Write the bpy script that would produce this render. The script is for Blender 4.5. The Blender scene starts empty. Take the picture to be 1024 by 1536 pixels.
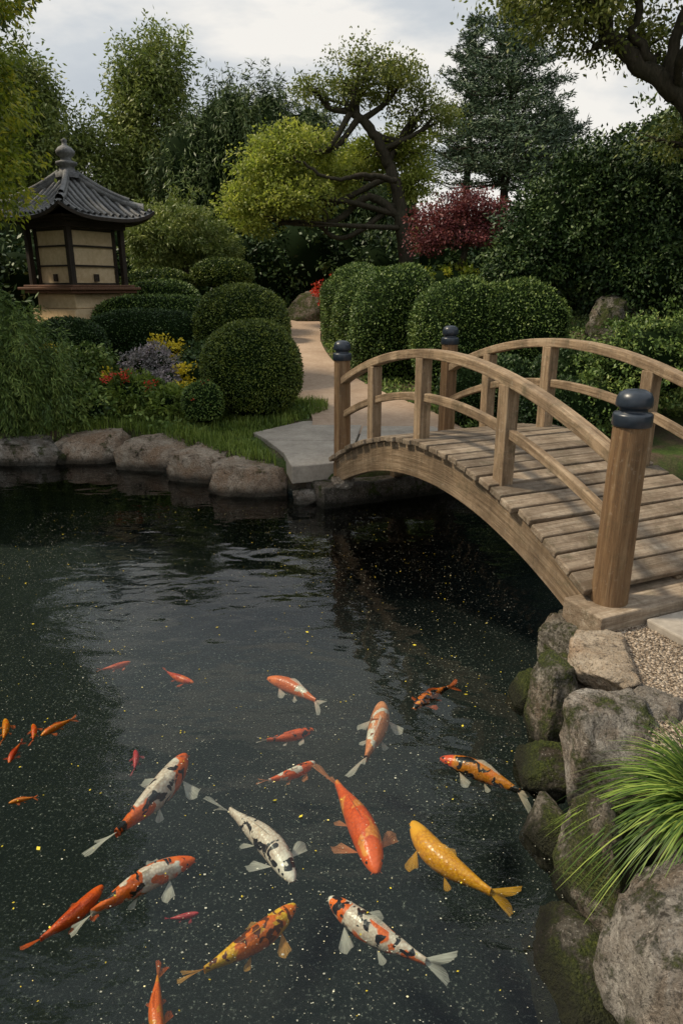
import bpy, math, random, bmesh
import numpy as np
from mathutils import Vector, noise
R=np.random.default_rng(7); random.seed(7)
S=bpy.context.scene; C=S.collection
S.view_settings.view_transform='Standard'
# ---------------------------------------------------------------- mesh accumulator
class QM:
    def __init__(s): s.V=[];s.Q=[];s.T=[];s.G=[];s.M=[];s.S=[];s.n=0
    def add(s,v,q,t=.5,g=None,m=0,sm=False):
        v=np.asarray(v,float).reshape(-1,3); q=np.asarray(q,int).reshape(-1,4)
        s.V.append(v); s.Q.append(q+s.n); s.n+=len(v)
        s.T.append(np.broadcast_to(np.asarray(t,float),(len(v),)).copy())
        s.G.append(v.copy() if g is None else np.asarray(g,float).reshape(-1,3))
        s.M.append(np.full(len(q),m)); s.S.append(np.full(len(q),sm))
    def build(s,name,mats,parent=None,bevel=0):
        V=np.concatenate(s.V);Q=np.concatenate(s.Q);T=np.concatenate(s.T);G=np.concatenate(s.G)
        me=bpy.data.meshes.new(name)
        me.vertices.add(len(V)); me.vertices.foreach_set('co',V.astype(np.float32).ravel())
        me.loops.add(Q.size); me.loops.foreach_set('vertex_index',Q.astype(np.int32).ravel())
        me.polygons.add(len(Q)); me.polygons.foreach_set('loop_start',(np.arange(len(Q))*4).astype(np.int32))
        me.polygons.foreach_set('material_index',np.concatenate(s.M).astype(np.int32))
        me.polygons.foreach_set('use_smooth',np.concatenate(s.S).astype(bool))
        a=me.attributes.new('tint','FLOAT','POINT'); a.data.foreach_set('value',T.astype(np.float32))
        a=me.attributes.new('gc','FLOAT_VECTOR','POINT'); a.data.foreach_set('vector',G.astype(np.float32).ravel())
        me.update(calc_edges=True)
        for m in mats: me.materials.append(m)
        o=bpy.data.objects.new(name,me); C.objects.link(o)
        if parent: o.parent=parent
        if bevel:
            b=o.modifiers.new('b','BEVEL'); b.width=bevel; b.segments=2; b.limit_method='ANGLE'
        return o
def empty(name):
    o=bpy.data.objects.new(name,None); C.objects.link(o); return o
def unit(a): return a/np.maximum(np.linalg.norm(a,axis=-1,keepdims=True),1e-9)
def snoise(p,seed=0):
    p=np.asarray(p); r=np.random.default_rng(seed); o=np.zeros(len(p)); a=1.;
    for k in range(5):
        for j in range(3):
            d=r.normal(size=3)*1.4*(1.9**k); o+=a*np.sin(p@d+r.uniform(0,6.28))/3
        a*=.55
    return o
# ---------------------------------------------------------------- materials
def mk(name):
    m=bpy.data.materials.new(name); m.use_nodes=True; nt=m.node_tree; nt.nodes.clear()
    out=nt.nodes.new('ShaderNodeOutputMaterial'); return m,nt,out
def N(nt,t,ins=None,**kw):
    n=nt.nodes.new('ShaderNode'+t)
    for k,v in kw.items(): setattr(n,k,v)
    if ins:
        for k,v in ins.items():
            if isinstance(v,bpy.types.NodeSocket): nt.links.new(v,n.inputs[k])
            else: n.inputs[k].default_value=v
    return n
def c4(c): return (c[0],c[1],c[2],1)
def ramp(nt,f,stops):
    n=nt.nodes.new('ShaderNodeValToRGB'); e=n.color_ramp.elements
    while len(e)<len(stops): e.new(.5)
    for i,(p,c) in enumerate(stops):
        e[i].position=p; e[i].color=c4(c) if not isinstance(c,(int,float)) else (c,c,c,1)
    nt.links.new(f,n.inputs[0]); return n.outputs[0]
def mixc(nt,f,a,b,mode='MIX'):
    n=nt.nodes.new('ShaderNodeMix'); n.data_type='RGBA'; n.blend_type=mode
    for i,v in ((0,f),(6,a),(7,b)):
        if isinstance(v,bpy.types.NodeSocket): nt.links.new(v,n.inputs[i])
        else: n.inputs[i].default_value=v if i==0 else c4(v)
    return n.outputs[2]
def math_(nt,op,a,b=0.,clamp=False):
    n=nt.nodes.new('ShaderNodeMath'); n.operation=op; n.use_clamp=clamp
    for i,v in ((0,a),(1,b)):
        if isinstance(v,bpy.types.NodeSocket): nt.links.new(v,n.inputs[i])
        else: n.inputs[i].default_value=v
    return n.outputs[0]
def attr(nt,name): return N(nt,'Attribute',attribute_name=name)
def noise_(nt,vec,scale,detail=4,rough=.55,dist=0):
    return N(nt,'TexNoise',{'Vector':vec,'Scale':scale,'Detail':detail,'Roughness':rough,'Distortion':dist}).outputs[0]
def pos(nt): return N(nt,'NewGeometry').outputs['Position']
def bump(nt,h,st=.5,d=.01): return N(nt,'Bump',{'Height':h,'Strength':st,'Distance':d}).outputs[0]
def princ(nt,out,col,rough=.6,spec=.3,nrm=None,metal=0):
    p=N(nt,'BsdfPrincipled'); 
    for k,v in (('Base Color',col),('Roughness',rough),('Specular IOR Level',spec),('Normal',nrm),('Metallic',metal)):
        if v is None: continue
        if isinstance(v,bpy.types.NodeSocket): nt.links.new(v,p.inputs[k])
        else: p.inputs[k].default_value=c4(v) if k=='Base Color' else v
    if out: nt.links.new(p.outputs[0],out.inputs[0])
    return p
def leaf_mat(name,dk,md,lt,tr=.3,rough=.5,spec=.3):
    m,nt,out=mk(name); t=attr(nt,'tint').outputs['Fac']
    col=ramp(nt,t,[(0.05,dk),(.5,md),(.95,lt)])
    if tr<=0: princ(nt,out,col,rough,spec); return m
    p=princ(nt,None,col,rough,spec)
    tl=N(nt,'BsdfTranslucent',{'Color':mixc(nt,.5,col,mixc(nt,1.,col,(1.3,1.5,.6),'MULTIPLY'))})
    mx=N(nt,'MixShader',{0:tr,1:p.outputs[0],2:tl.outputs[0]}); nt.links.new(mx.outputs[0],out.inputs[0]); return m
def bark_mat(name,a,b):
    m,nt,out=mk(name); v=N(nt,'Mapping',{'Vector':pos(nt),'Scale':(1,1,.3)}).outputs[0]
    n=noise_(nt,v,22,5,.65,.5); n2=noise_(nt,pos(nt),3,3)
    col=mixc(nt,math_(nt,'MULTIPLY',n2,.5),ramp(nt,n,[(.3,a),(.7,b)]),(.05,.06,.03))
    princ(nt,out,col,.85,.15,bump(nt,n,.9,.03)); return m
def wood_mat(name,dk,md,lt,wear=1.):
    m,nt,out=mk(name); g=attr(nt,'gc').outputs['Vector']; t=attr(nt,'tint').outputs['Fac']
    v=N(nt,'Mapping',{'Vector':g,'Scale':(2.2,38,38)}).outputs[0]
    n=noise_(nt,v,1.,6,.65,.4)
    v2=N(nt,'Mapping',{'Vector':g,'Scale':(9,200,200)}).outputs[0]; n2=noise_(nt,v2,1.,3,.6)
    vz=N(nt,'Mapping',{'Vector':pos(nt),'Scale':(1,1,.28)}).outputs[0]
    n3=noise_(nt,vz,4.5,6,.7,.3)
    col=ramp(nt,n,[(.28,dk),(.5,md),(.72,lt)])
    col=mixc(nt,math_(nt,'MULTIPLY',n2,.6),col,(.13,.09,.06),'MULTIPLY')
    st=ramp(nt,n3,[(.42,0.),(.6,1.)])
    col=mixc(nt,math_(nt,'MULTIPLY',st,.6*wear),col,(.095,.064,.038))
    n4=noise_(nt,pos(nt),7,5,.75)
    col=mixc(nt,math_(nt,'MULTIPLY',ramp(nt,n4,[(.54,0.),(.68,1.)]),.5*wear),col,(.07,.066,.035))
    n5=noise_(nt,pos(nt),30,5,.75)
    col=mixc(nt,math_(nt,'MULTIPLY',ramp(nt,n5,[(.56,0.),(.7,1.)]),.55*wear),col,(.05,.04,.03))
    col=mixc(nt,math_(nt,'MULTIPLY',ramp(nt,n5,[(.3,1.),(.42,0.)]),.4*wear),col,(.46,.40,.32))
    sc=math_(nt,'ADD',math_(nt,'MULTIPLY',t,.7),.62)
    cc=N(nt,'CombineColor',{0:sc,1:sc,2:sc}).outputs[0]
    col=mixc(nt,1.,col,cc,'MULTIPLY')
    h=math_(nt,'ADD',n,math_(nt,'MULTIPLY',n2,.5))
    princ(nt,out,col,.66,.3,bump(nt,h,.9,.009)); return m
def stone_mat(name,dk,md,lt,moss=.3,sc=1.,wet=True):
    m,nt,out=mk(name); p=pos(nt)
    n=noise_(nt,p,4*sc,6,.6,.4); g=noise_(nt,p,75*sc,4,.75); g3=noise_(nt,p,22*sc,5,.7)
    col=ramp(nt,n,[(.28,dk),(.5,md),(.72,lt)])
    col=mixc(nt,math_(nt,'MULTIPLY',ramp(nt,g3,[(.4,1.),(.55,0.)]),.6),col,dk)
    br=noise_(nt,p,2.7*sc,5,.7,.6)
    col=mixc(nt,math_(nt,'MULTIPLY',ramp(nt,br,[(.48,0.),(.62,1.)]),.5),col,(dk[0]*1.2,dk[1]*.9,dk[2]*.65))
    col=mixc(nt,ramp(nt,g,[(.36,.8),(.47,0.)]),col,(.045,.04,.035))
    col=mixc(nt,ramp(nt,g,[(.57,0.),(.68,.65)]),col,(.62,.58,.51))
    cr=noise_(nt,p,9*sc,8,.75,1.2)
    col=mixc(nt,ramp(nt,cr,[(.34,.9),(.43,0.)]),col,(.04,.034,.026))
    z=N(nt,'SeparateXYZ',{0:p}).outputs[2]
    mn=noise_(nt,p,5,8,.78)
    mm=math_(nt,'MULTIPLY',math_(nt,'ADD',mn,moss-.78),12.,True)
    mcol=ramp(nt,noise_(nt,p,70,4,.7),[(.3,(.018,.028,.006)),(.5,(.055,.075,.013)),(.7,(.14,.16,.03))])
    col=mixc(nt,math_(nt,'MULTIPLY',mm,.92),col,mcol)
    if wet:
        wz=N(nt,'MapRange',{'Value':math_(nt,'ADD',z,math_(nt,'MULTIPLY',mn,-.12)),'From Min':-.02,'From Max':.06,'To Min':.85,'To Max':0.}).outputs[0]
        col=mixc(nt,wz,col,(.018,.017,.012))
    h=math_(nt,'ADD',math_(nt,'MULTIPLY',g,.35),math_(nt,'ADD',math_(nt,'MULTIPLY',g3,.7),math_(nt,'MULTIPLY',cr,1.1)))
    h=math_(nt,'ADD',h,math_(nt,'MULTIPLY',math_(nt,'MULTIPLY',mm,noise_(nt,p,110,2)),1.1))
    princ(nt,out,col,.82,.22,bump(nt,h,1.,.045)); return m
def flat_mat(name,a,b,sc=20,rough=.7,spec=.3,bs=.4,bd=.01,metal=0):
    m,nt,out=mk(name); n=noise_(nt,pos(nt),sc,6,.65); n2=noise_(nt,pos(nt),sc*.12,4,.6)
    f=math_(nt,'ADD',math_(nt,'MULTIPLY',n,.5),math_(nt,'MULTIPLY',n2,.5))
    princ(nt,out,ramp(nt,f,[(.35,a),(.65,b)]),rough,spec,bump(nt,n,bs,bd),metal); return m

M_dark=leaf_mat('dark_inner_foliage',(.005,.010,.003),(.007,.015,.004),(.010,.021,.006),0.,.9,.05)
M_hedge=leaf_mat('boxwood_leaf',(.022,.042,.008),(.095,.135,.022),(.27,.30,.055),0)
M_hedge2=leaf_mat('hedge_leaf',(.025,.052,.012),(.095,.155,.032),(.24,.30,.07),0)
M_shrubdk=leaf_mat('dark_shrub_leaf',(.011,.026,.008),(.036,.072,.02),(.115,.165,.042),0)
M_willow=leaf_mat('willow_leaf',(.028,.05,.016),(.075,.115,.034),(.16,.21,.06),0)
M_bg=leaf_mat('background_leaf',(.028,.05,.016),(.068,.108,.034),(.16,.205,.06),0)
M_bgl=leaf_mat('light_background_leaf',(.065,.095,.026),(.16,.205,.05),(.32,.34,.10),.2)
M_lime=leaf_mat('lime_leaf',(.12,.16,.03),(.29,.33,.065),(.50,.49,.12),.4)
M_up=leaf_mat('upper_leaf',(.06,.085,.02),(.15,.18,.04),(.30,.30,.08),.25)
M_red=leaf_mat('red_leaf',(.05,.012,.016),(.15,.036,.044),(.30,.10,.09),.25)
M_fir=leaf_mat('fir_needle',(.028,.05,.028),(.075,.12,.065),(.17,.22,.12),0)
M_yel=leaf_mat('yellow_green_leaf',(.08,.12,.015),(.22,.27,.03),(.54,.46,.05),.35)
M_grass=leaf_mat('grass_blade',(.045,.085,.014),(.13,.19,.032),(.27,.33,.065),.2)
M_grass2=leaf_mat('sedge_blade',(.03,.065,.012),(.115,.20,.03),(.34,.43,.09),.3)
M_flowY=leaf_mat('yellow_flower',(.4,.33,.02),(.65,.5,.03),(.8,.65,.06),.2)
M_flowR=leaf_mat('red_flower',(.4,.03,.02),(.6,.05,.03),(.7,.13,.07),.2)
M_flowP=leaf_mat('silver_leaf',(.10,.11,.10),(.22,.20,.21),(.42,.35,.40),.1)
M_bark=bark_mat('bark',(.022,.017,.013),(.085,.065,.05))
M_wood=wood_mat('weathered_wood',(.19,.125,.07),(.39,.28,.175),(.57,.44,.30))
M_woodp=wood_mat('plank_wood',(.20,.145,.10),(.37,.295,.215),(.53,.45,.35))
M_woodn=wood_mat('newel_wood',(.13,.066,.03),(.28,.165,.08),(.43,.29,.16),.6)
M_cap=flat_mat('dark_metal_cap',(.012,.018,.028),(.03,.042,.06),30,.34,.5,.15,.003)
M_rockA=stone_mat('granite_boulder',(.23,.17,.12),(.40,.33,.255),(.60,.52,.42),.20)
M_rockB=stone_mat('grey_boulder',(.17,.15,.125),(.34,.31,.27),(.54,.51,.46),.25)
M_rockM=stone_mat('mossy_boulder',(.13,.11,.085),(.26,.235,.19),(.42,.385,.33),.325)
M_moss=stone_mat('moss_rock',(.05,.042,.03),(.10,.09,.07),(.19,.17,.14),.38)
M_rockP=stone_mat('pale_flat_stone',(.34,.26,.18),(.49,.40,.30),(.63,.54,.43),.12,1.,False)
M_slab=flat_mat('concrete_slab',(.24,.21,.175),(.43,.385,.325),25,.75,.25,.4,.006)
M_path=flat_mat('path_sand',(.31,.22,.155),(.46,.35,.26),14,.9,.15,.5,.01)
M_found=stone_mat('foundation_stone',(.09,.08,.065),(.16,.14,.12),(.26,.23,.2),.26)

# ---------------------------------------------------------------- terrain
POND=np.array([(.75,.6),(.95,1.5),(1.06,1.9),(1.18,2.4),(1.22,2.9),(1.26,3.42),(1.5,3.85),(2.4,4.3),(6.5,4.6),(6.5,7.2),(1.7,7.3),(1.05,7.12),
 (-.15,6.82),(-.46,7.0),(-1.12,7.35),(-1.93,8.2),(-2.83,8.8),(-3.6,8.75),(-4.5,8.5),(-6.2,7.5),(-7,4),(-6,-1),(-1,-2.5),(.4,-1)])
def sdist(x,y):
    P=np.stack([x,y],-1); d=np.full(x.shape,1e9); ins=np.zeros(x.shape,bool)
    for i in range(len(POND)):
        a=POND[i];b=POND[(i+1)%len(POND)]; ab=b-a
        t=np.clip(((P-a)@ab)/(ab@ab),0,1); d=np.minimum(d,np.linalg.norm(P-a-t[...,None]*ab,axis=-1))
        c=((a[1]>y)!=(b[1]>y)); xi=(b[0]-a[0])*(y-a[1])/(b[1]-a[1]+1e-12)+a[0]
        ins^=c&(x<xi)
    return np.where(ins,-d,d)
def g0(x,y):
    z=.33+.065*np.clip(y-8.5,0,12)+.03*np.clip(y-20.5,0,14)
    z=z+.02*np.clip((5.5-y),0,1)
    z=z+.28*np.clip((-x-1.3)/1.5,0,1)*np.clip((y-8.9)/2,0,1)
    z=z+.10*np.clip((x-2.2),0,3)*np.clip((y-7.6)/1.,0,1)
    return z
def g(x,y):
    x=np.asarray(x,float);y=np.asarray(y,float)
    d=sdist(x,y); t=np.clip((d+.16)/.26,0,1); t=t*t*(3-2*t)
    return -.95+(g0(x,y)+.95)*t
xs=np.unique(np.concatenate([np.arange(-8,8.01,.1),np.linspace(-160,-8,26),np.linspace(8,160,26)]))
ys=np.unique(np.concatenate([np.arange(-3.6,12,.1),np.arange(12,34,.5),np.linspace(34,260,26),np.linspace(-120,-3.6,20)]))
X,Y=np.meshgrid(xs,ys); Z=g(X,Y)+ .012*snoise(np.stack([X,Y,X*0],-1).reshape(-1,3)*2,3).reshape(X.shape)*(np.abs(X)<9)
nx=len(xs);ny=len(ys); idx=np.arange(nx*ny).reshape(ny,nx)
q=np.stack([idx[:-1,:-1],idx[:-1,1:],idx[1:,1:],idx[1:,:-1]],-1).reshape(-1,4)
m,nt,out=mk('ground_soil'); p=pos(nt)
n=noise_(nt,p,2.2,6,.6); n2=noise_(nt,p,40,5,.7)
col=mixc(nt,ramp(nt,n,[(.42,0.),(.58,1.)]),ramp(nt,n2,[(.3,(.05,.038,.026)),(.7,(.12,.09,.06))]),ramp(nt,n2,[(.3,(.025,.045,.012)),(.7,(.075,.11,.03))]))
z=N(nt,'SeparateXYZ',{0:p}).outputs[2]
deep=N(nt,'MapRange',{'Value':z,'From Min':.02,'From Max':.16,'To Min':1.,'To Max':0.}).outputs[0]
fl=ramp(nt,noise_(nt,p,60,4,.75),[(.45,(.011,.016,.016)),(.59,(.019,.026,.025)),(.645,(.14,.155,.14)),(.72,(.38,.39,.33))])
fl=mixc(nt,ramp(nt,noise_(nt,p,.9,4),[(.4,0.),(.7,.6)]),fl,(.010,.015,.014))
col=mixc(nt,deep,col,fl)
princ(nt,out,col,.9,.1,bump(nt,n2,.7,.02))
qm=QM(); qm.add(np.stack([X,Y,Z],-1),q,sm=True); qm.build('ground',[m])

# ---------------------------------------------------------------- water
m,nt,out=mk('pond_water'); p=pos(nt)
v1=N(nt,'Mapping',{'Vector':p,'Scale':(1,1.7,1),'Rotation':(0,0,.35)}).outputs[0]
w1=noise_(nt,v1,1.9,2,.5,.3); w2=noise_(nt,v1,8,3,.55,.6)
msk=ramp(nt,noise_(nt,p,.6,2),[(.4,.12),(.62,1.)])
h=math_(nt,'ADD',w1,math_(nt,'MULTIPLY',math_(nt,'MULTIPLY',w2,.24),msk))
nb=bump(nt,h,.38,.034)
fr=N(nt,'Fresnel',{'IOR':1.33,'Normal':nb}).outputs[0]
gl=N(nt,'BsdfGlossy',{'Color':(1,1,1,1),'Roughness':.012,'Normal':nb})
tr=N(nt,'BsdfTransparent',{'Color':(.82,.88,.86,1)})
mx=N(nt,'MixShader',{0:fr,1:tr.outputs[0],2:gl.outputs[0]}); nt.links.new(mx.outputs[0],out.inputs[0])
qm=QM(); qm.add([(-7.5,-3,0),(7,-3,0),(7,9.2,0),(-7.5,9.2,0)],[[0,1,2,3]]); qm.build('pond_water',[m])

# ---------------------------------------------------------------- generic shapes
def box(qm,o,ax,ay,az,lo,hi,t=.5,m=0,goff=None,along=0):
    o=np.array(o,float);A=np.array([ax,ay,az],float)
    c=np.array([[lo[0] if i&1==0 else hi[0],lo[1] if i&2==0 else hi[1],lo[2] if i&4==0 else hi[2]] for i in range(8)])
    v=o+c@A; gg=np.roll(c,-along,axis=1)+(goff if goff is not None else R.uniform(0,50,3))
    qm.add(v,[[0,2,3,1],[4,5,7,6],[0,1,5,4],[2,6,7,3],[0,4,6,2],[1,3,7,5]],t,gg,m)
def lathe(qm,o,prof,n=16,t=.5,m=0,sm=True,rot=0.):
    prof=np.array(prof,float); a=np.arange(n)/n*2*np.pi+rot
    v=np.stack([prof[:,None,0]*np.cos(a),prof[:,None,0]*np.sin(a),np.repeat(prof[:,1:2],n,1)],-1)
    gg=np.stack([v[...,2],v[...,0],v[...,1]],-1)+R.uniform(0,30,3)
    k=len(prof); i=np.arange(k*n).reshape(k,n); j=np.roll(i,-1,1)
    q=np.stack([i[:-1],j[:-1],j[1:],i[1:]],-1)
    qm.add(v.reshape(-1,3)+np.array(o),q,t,gg.reshape(-1,3),m,sm)
def tube(qm,pts,rad,n=8,t=.5,m=0,jit=0.):
    P=np.array(pts,float);k=len(P);rad=np.broadcast_to(np.asarray(rad,float),(k,))
    T=unit(np.gradient(P,axis=0)); up=np.array([0.31,.22,.92]) if abs(T[:,2]).mean()<.8 else np.array([1,.2,.1])
    s=unit(np.cross(T,up)); b=np.cross(T,s); a=np.arange(n)/n*2*np.pi
    rr=rad[:,None]*(1+jit*R.normal(size=(k,n)))
    v=P[:,None]+rr[...,None]*(np.cos(a)[None,:,None]*s[:,None]+np.sin(a)[None,:,None]*b[:,None])
    L=np.concatenate([[0],np.cumsum(np.linalg.norm(np.diff(P,axis=0),axis=1))])
    gg=np.stack([np.repeat(L[:,None],n,1),np.cos(a)*rr,np.sin(a)*rr],-1)
    i=np.arange(k*n).reshape(k,n); j=np.roll(i,-1,1)
    qm.add(v.reshape(-1,3),np.stack([i[:-1],j[:-1],j[1:],i[1:]],-1),t,gg,m,True)
def spline(pts,k=8,jit=0.):
    P=np.array(pts,float); P=np.vstack([2*P[0]-P[1],P,2*P[-1]-P[-2]]); o=[]
    for i in range(1,len(P)-2):
        for t in np.arange(k)/k:
            o.append(.5*((2*P[i])+(-P[i-1]+P[i+1])*t+(2*P[i-1]-5*P[i]+4*P[i+1]-P[i+2])*t*t+(-P[i-1]+3*P[i]-3*P[i+1]+P[i+2])*t**3))
    o.append(P[-2]); o=np.array(o); 
    if jit: o[1:-1]+=R.normal(size=(len(o)-2,3))*jit
    return o
def leaves(qm,P,D,L,W,t,m):
    n=len(P); L=np.broadcast_to(np.asarray(L,float),(n,))[:,None]; W=np.broadcast_to(np.asarray(W,float),(n,))[:,None]
    s=unit(np.cross(D,R.normal(size=(n,3)))); 
    v=np.stack([P,P+.45*L*D+.5*W*s,P+L*D,P+.45*L*D-.5*W*s],1).reshape(-1,3)
    qm.add(v,np.arange(4*n).reshape(n,4),np.repeat(t,4),np.zeros((4*n,3)),m)
def foliage(qm,lobes,nc,nl,cr,L,W,m=0,droop=.2,st=(1,1,.7),shell=.5,outw=.6,clip=None):
    lb=np.array(lobes,float); w=(lb[:,3]*lb[:,4]+lb[:,3]*lb[:,5]+lb[:,4]*lb[:,5])**1.0; w/=w.sum()
    k=R.choice(len(lb),nc,p=w); d=unit(R.normal(size=(nc,3))); r=shell+(1-shell)*R.random(nc)**.7
    r*=1+.12*R.normal(size=nc)
    c=lb[k,:3]+d*r[:,None]*lb[k,3:6]
    ct=R.random(nc); cs=R.uniform(.6,1.35,nc)
    kk=np.repeat(np.arange(nc),nl); n=len(kk)
    off=np.clip(R.normal(size=(n,3)),-1.9,1.9)*cr*np.array(st)*cs[kk][:,None]*.6
    P=c[kk]+off
    D=unit(R.normal(size=(n,3))*.8+outw*d[kk]+.3*unit(off)+np.array([0,0,-droop]))
    t=np.clip(.55*ct[kk]+.45*R.random(n),0,1)
    leaves(qm,P,D,L*R.uniform(.7,1.3,n),W*R.uniform(.7,1.3,n),t,m)
def branches(qm,org,lobes,r0,tw=4,m=0,sag=.15):
    org=np.array(org,float)
    for l in lobes:
        c=np.array(l[:3]); e=c+R.normal(size=3)*.1
        mid=(org+e)/2+R.normal(size=3)*.12*np.linalg.norm(e-org)+np.array([0,0,-sag*np.linalg.norm(e-org)*.4])
        p=spline([org,mid,e],8); k=len(p); tube(qm,p,np.linspace(r0,r0*.4,k),6,.5,m)
        for _ in range(tw):
            s=p[R.integers(k//2,k)]; d=unit(R.normal(size=3)+np.array([0,0,.3])); en=c+d*np.array(l[3:6])*.9
            pp=spline([s,(s+en)/2+R.normal(size=3)*.1*np.linalg.norm(en-s),en],5); tube(qm,pp,np.linspace(r0*.35,r0*.08,len(pp)),5,.5,m)
def blob(qm,c,r,ex=2.,t=.5,m=0,amp=.04,seed=0,n=40):
    u=np.linspace(-np.pi/2,np.pi/2,n//2+1); w=np.linspace(0,2*np.pi,n,endpoint=False)
    U,W_=np.meshgrid(u,w,indexing='ij'); d=np.stack([np.cos(U)*np.cos(W_),np.cos(U)*np.sin(W_),np.sin(U)],-1).reshape(-1,3)
    k=(np.abs(d)**ex).sum(1)**(-1/ex); p=d*k[:,None]
    p=p*(1+amp*snoise(p*2.2+seed,seed))[:,None]
    v=np.array(c)+p*np.array(r); i=np.arange(len(u)*n).reshape(len(u),n); j=np.roll(i,-1,1)
    qm.add(v,np.stack([i[:-1],j[:-1],j[1:],i[1:]],-1),t,None,m,True)
def hedge(name,c,r,mat,dens=2200,L=.04,W=.022,ex=2.,amp=.035,parts=None,trunk=False,extra=None):
    qm=QM(); parts=parts or [(c,r)]
    for s,(c,r) in enumerate(parts):
        c=np.array(c,float);r=np.array(r,float)
        area=4*np.pi*((r[0]*r[1])**1.6+(r[0]*r[2])**1.6+(r[1]*r[2])**1.6)**(1/1.6)/3**(1/1.6)
        n=int(area*dens); d=unit(R.normal(size=(n,3))); d=d[(d[:,2]>-.75)]; n=len(d)
        k=(np.abs(d)**ex).sum(1)**(-1/ex); sd=int(c[0]*10+50); p=d*k[:,None]; nn=snoise(p*2.2+sd,sd)
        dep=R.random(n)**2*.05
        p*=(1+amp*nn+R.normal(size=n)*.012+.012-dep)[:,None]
        nrm=unit(np.sign(p)*np.abs(p)**(ex-1)/r)
        P=c+p*r-nrm*L*.4
        D=unit(nrm*.7+R.normal(size=(n,3))*.75)
        bt=.5+.5*snoise(p*6+sd,sd+3)*.7
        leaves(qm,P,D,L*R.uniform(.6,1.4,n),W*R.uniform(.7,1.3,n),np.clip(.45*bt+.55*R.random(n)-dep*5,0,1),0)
        blob(qm,c,r*.945,ex,.5,1,amp,sd)
        if trunk: tube(qm,spline([(c[0],c[1],g(c[0],c[1])-.05),(c[0]+.08,c[1],c[2]-r[2]*.9),(c[0],c[1],c[2])],4),.07,7,.5,2)
    mats=[mat,M_dark,M_bark]
    if extra:
        mats.append(extra[0]); foliage(qm,[(c[0],c[1],c[2]+r[2]*.35,r[0]*.8,r[1]*.8,r[2]*.65)],extra[1],6,.04,.035,.02,3,0,shell=.95)
    return qm.build(name,mats)
def rot2(v,a): return np.stack([v[...,0]*math.cos(a)-v[...,1]*math.sin(a),v[...,0]*math.sin(a)+v[...,1]*math.cos(a),v[...,2]],-1)
def boulder(c,r,seed,mat,sub=5,name='boulder',rz=None,cut=(.60,.9),nz=.10,npl=13,sq=.6,top=None):
    rr=np.random.default_rng(seed); bm=bmesh.new(); bmesh.ops.create_icosphere(bm,subdivisions=sub,radius=1)
    p=np.array([v.co[:] for v in bm.verts])
    p=np.sign(p)*np.abs(p)**sq
    o=Vector(rr.uniform(0,90,3))
    f0=np.array([noise.fractal(Vector(q)*.9+o,1.,2.,2) for q in p]); p=p*(1+.13*f0)[:,None]
    for k in range(npl):
        n_=unit(rr.normal(size=3)*np.array([1,1,.7])); d=rr.uniform(*cut); p-=np.clip(p@n_-d,0,None)[:,None]*n_*.97
    if top:
        n_=unit(np.array([rr.normal()*.12,-.12+rr.normal()*.08,1.])); p-=np.clip(p@n_-top,0,None)[:,None]*n_*.93
    f=np.array([noise.fractal(Vector(q)*2.2+o,.9,2.1,7) for q in p]); f2=np.array([noise.ridged_multi_fractal(Vector(q)*2.0+o,.9,2.1,6,1.,2.) for q in p])
    p=p*(1+nz*.6*f-.06*(f2-1))[:,None]
    p=p/np.abs(p).max(0)
    p=rot2(p,rr.uniform(-.35,.35) if rz is None else rz)*1.
    p=p*np.array(r)/np.abs(p).max(0)+np.array(c)
    for v,q in zip(bm.verts,p): v.co=q
    me=bpy.data.meshes.new(name); bm.to_mesh(me); bm.free()
    me.polygons.foreach_set('use_smooth',[True]*len(me.polygons)); me.materials.append(mat)
    o=bpy.data.objects.new(name,me); C.objects.link(o); return o

# ---------------------------------------------------------------- bridge
BR=empty('wooden_arch_bridge')
O=np.array([.007,6.76,0]);E=np.array([.4037,-.9149,0]);Nn=np.array([.9149,.4037,0]);BL=3.607;UP=np.array([0,0,1.])
def bp(s,w,z): return O+E*s*BL+Nn*w+UP*z
def arc(s): return 1-(2*s-1)**2
dz=lambda s:.50+.48*arc(s)
def sweep(qm,ss,w0,w1,zf,z0,z1,t=.5,m=0):
    P=np.array([[bp(s,w0,zf(s)+z0),bp(s,w1,zf(s)+z0),bp(s,w1,zf(s)+z1),bp(s,w0,zf(s)+z1)] for s in ss])
    off=R.uniform(0,50,3); gg=np.array([[(s*BL,w0,z0),(s*BL,w1,z0),(s*BL,w1,z1),(s*BL,w0,z1)] for s in ss])+off
    k=len(ss); i=np.arange(k*4).reshape(k,4); j=np.roll(i,-1,1)
    q=list(np.stack([i[:-1],j[:-1],j[1:],i[1:]],-1).reshape(-1,4))+[i[0][::-1],i[-1]]
    qm.add(P,q,t,gg,m)
qm=QM(); npk=27
for i in range(npk):
    s=-.012+(i+.5)/npk*1.0; z=dz(s); sl=(dz(s+.005)-dz(s-.005))/(.01*BL); ax=unit(E+UP*sl); az=unit(UP-E*sl)
    hw=BL/npk/2*math.hypot(1,sl)-.006-R.uniform(0,.005)
    yaw=R.normal()*.007
    box(qm,bp(s,.6,z-.02)+az*R.normal()*.004,ax,unit(Nn+ax*yaw),az,(-hw,-.72+R.normal()*.014,-.022),(hw,.72+R.normal()*.014,.022),R.uniform(.05,.95),0,along=1)
qm.build('deck_planks',[M_woodp],BR,.008)
qm=QM(); ss=np.linspace(-.015,.985,41)
for w in (-.075,.57,1.19): sweep(qm,ss,w,w+.085,dz,-.30,-.046,R.uniform(.25,.4))
qm.build('arch_beams',[M_wood],BR,.006)
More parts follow.
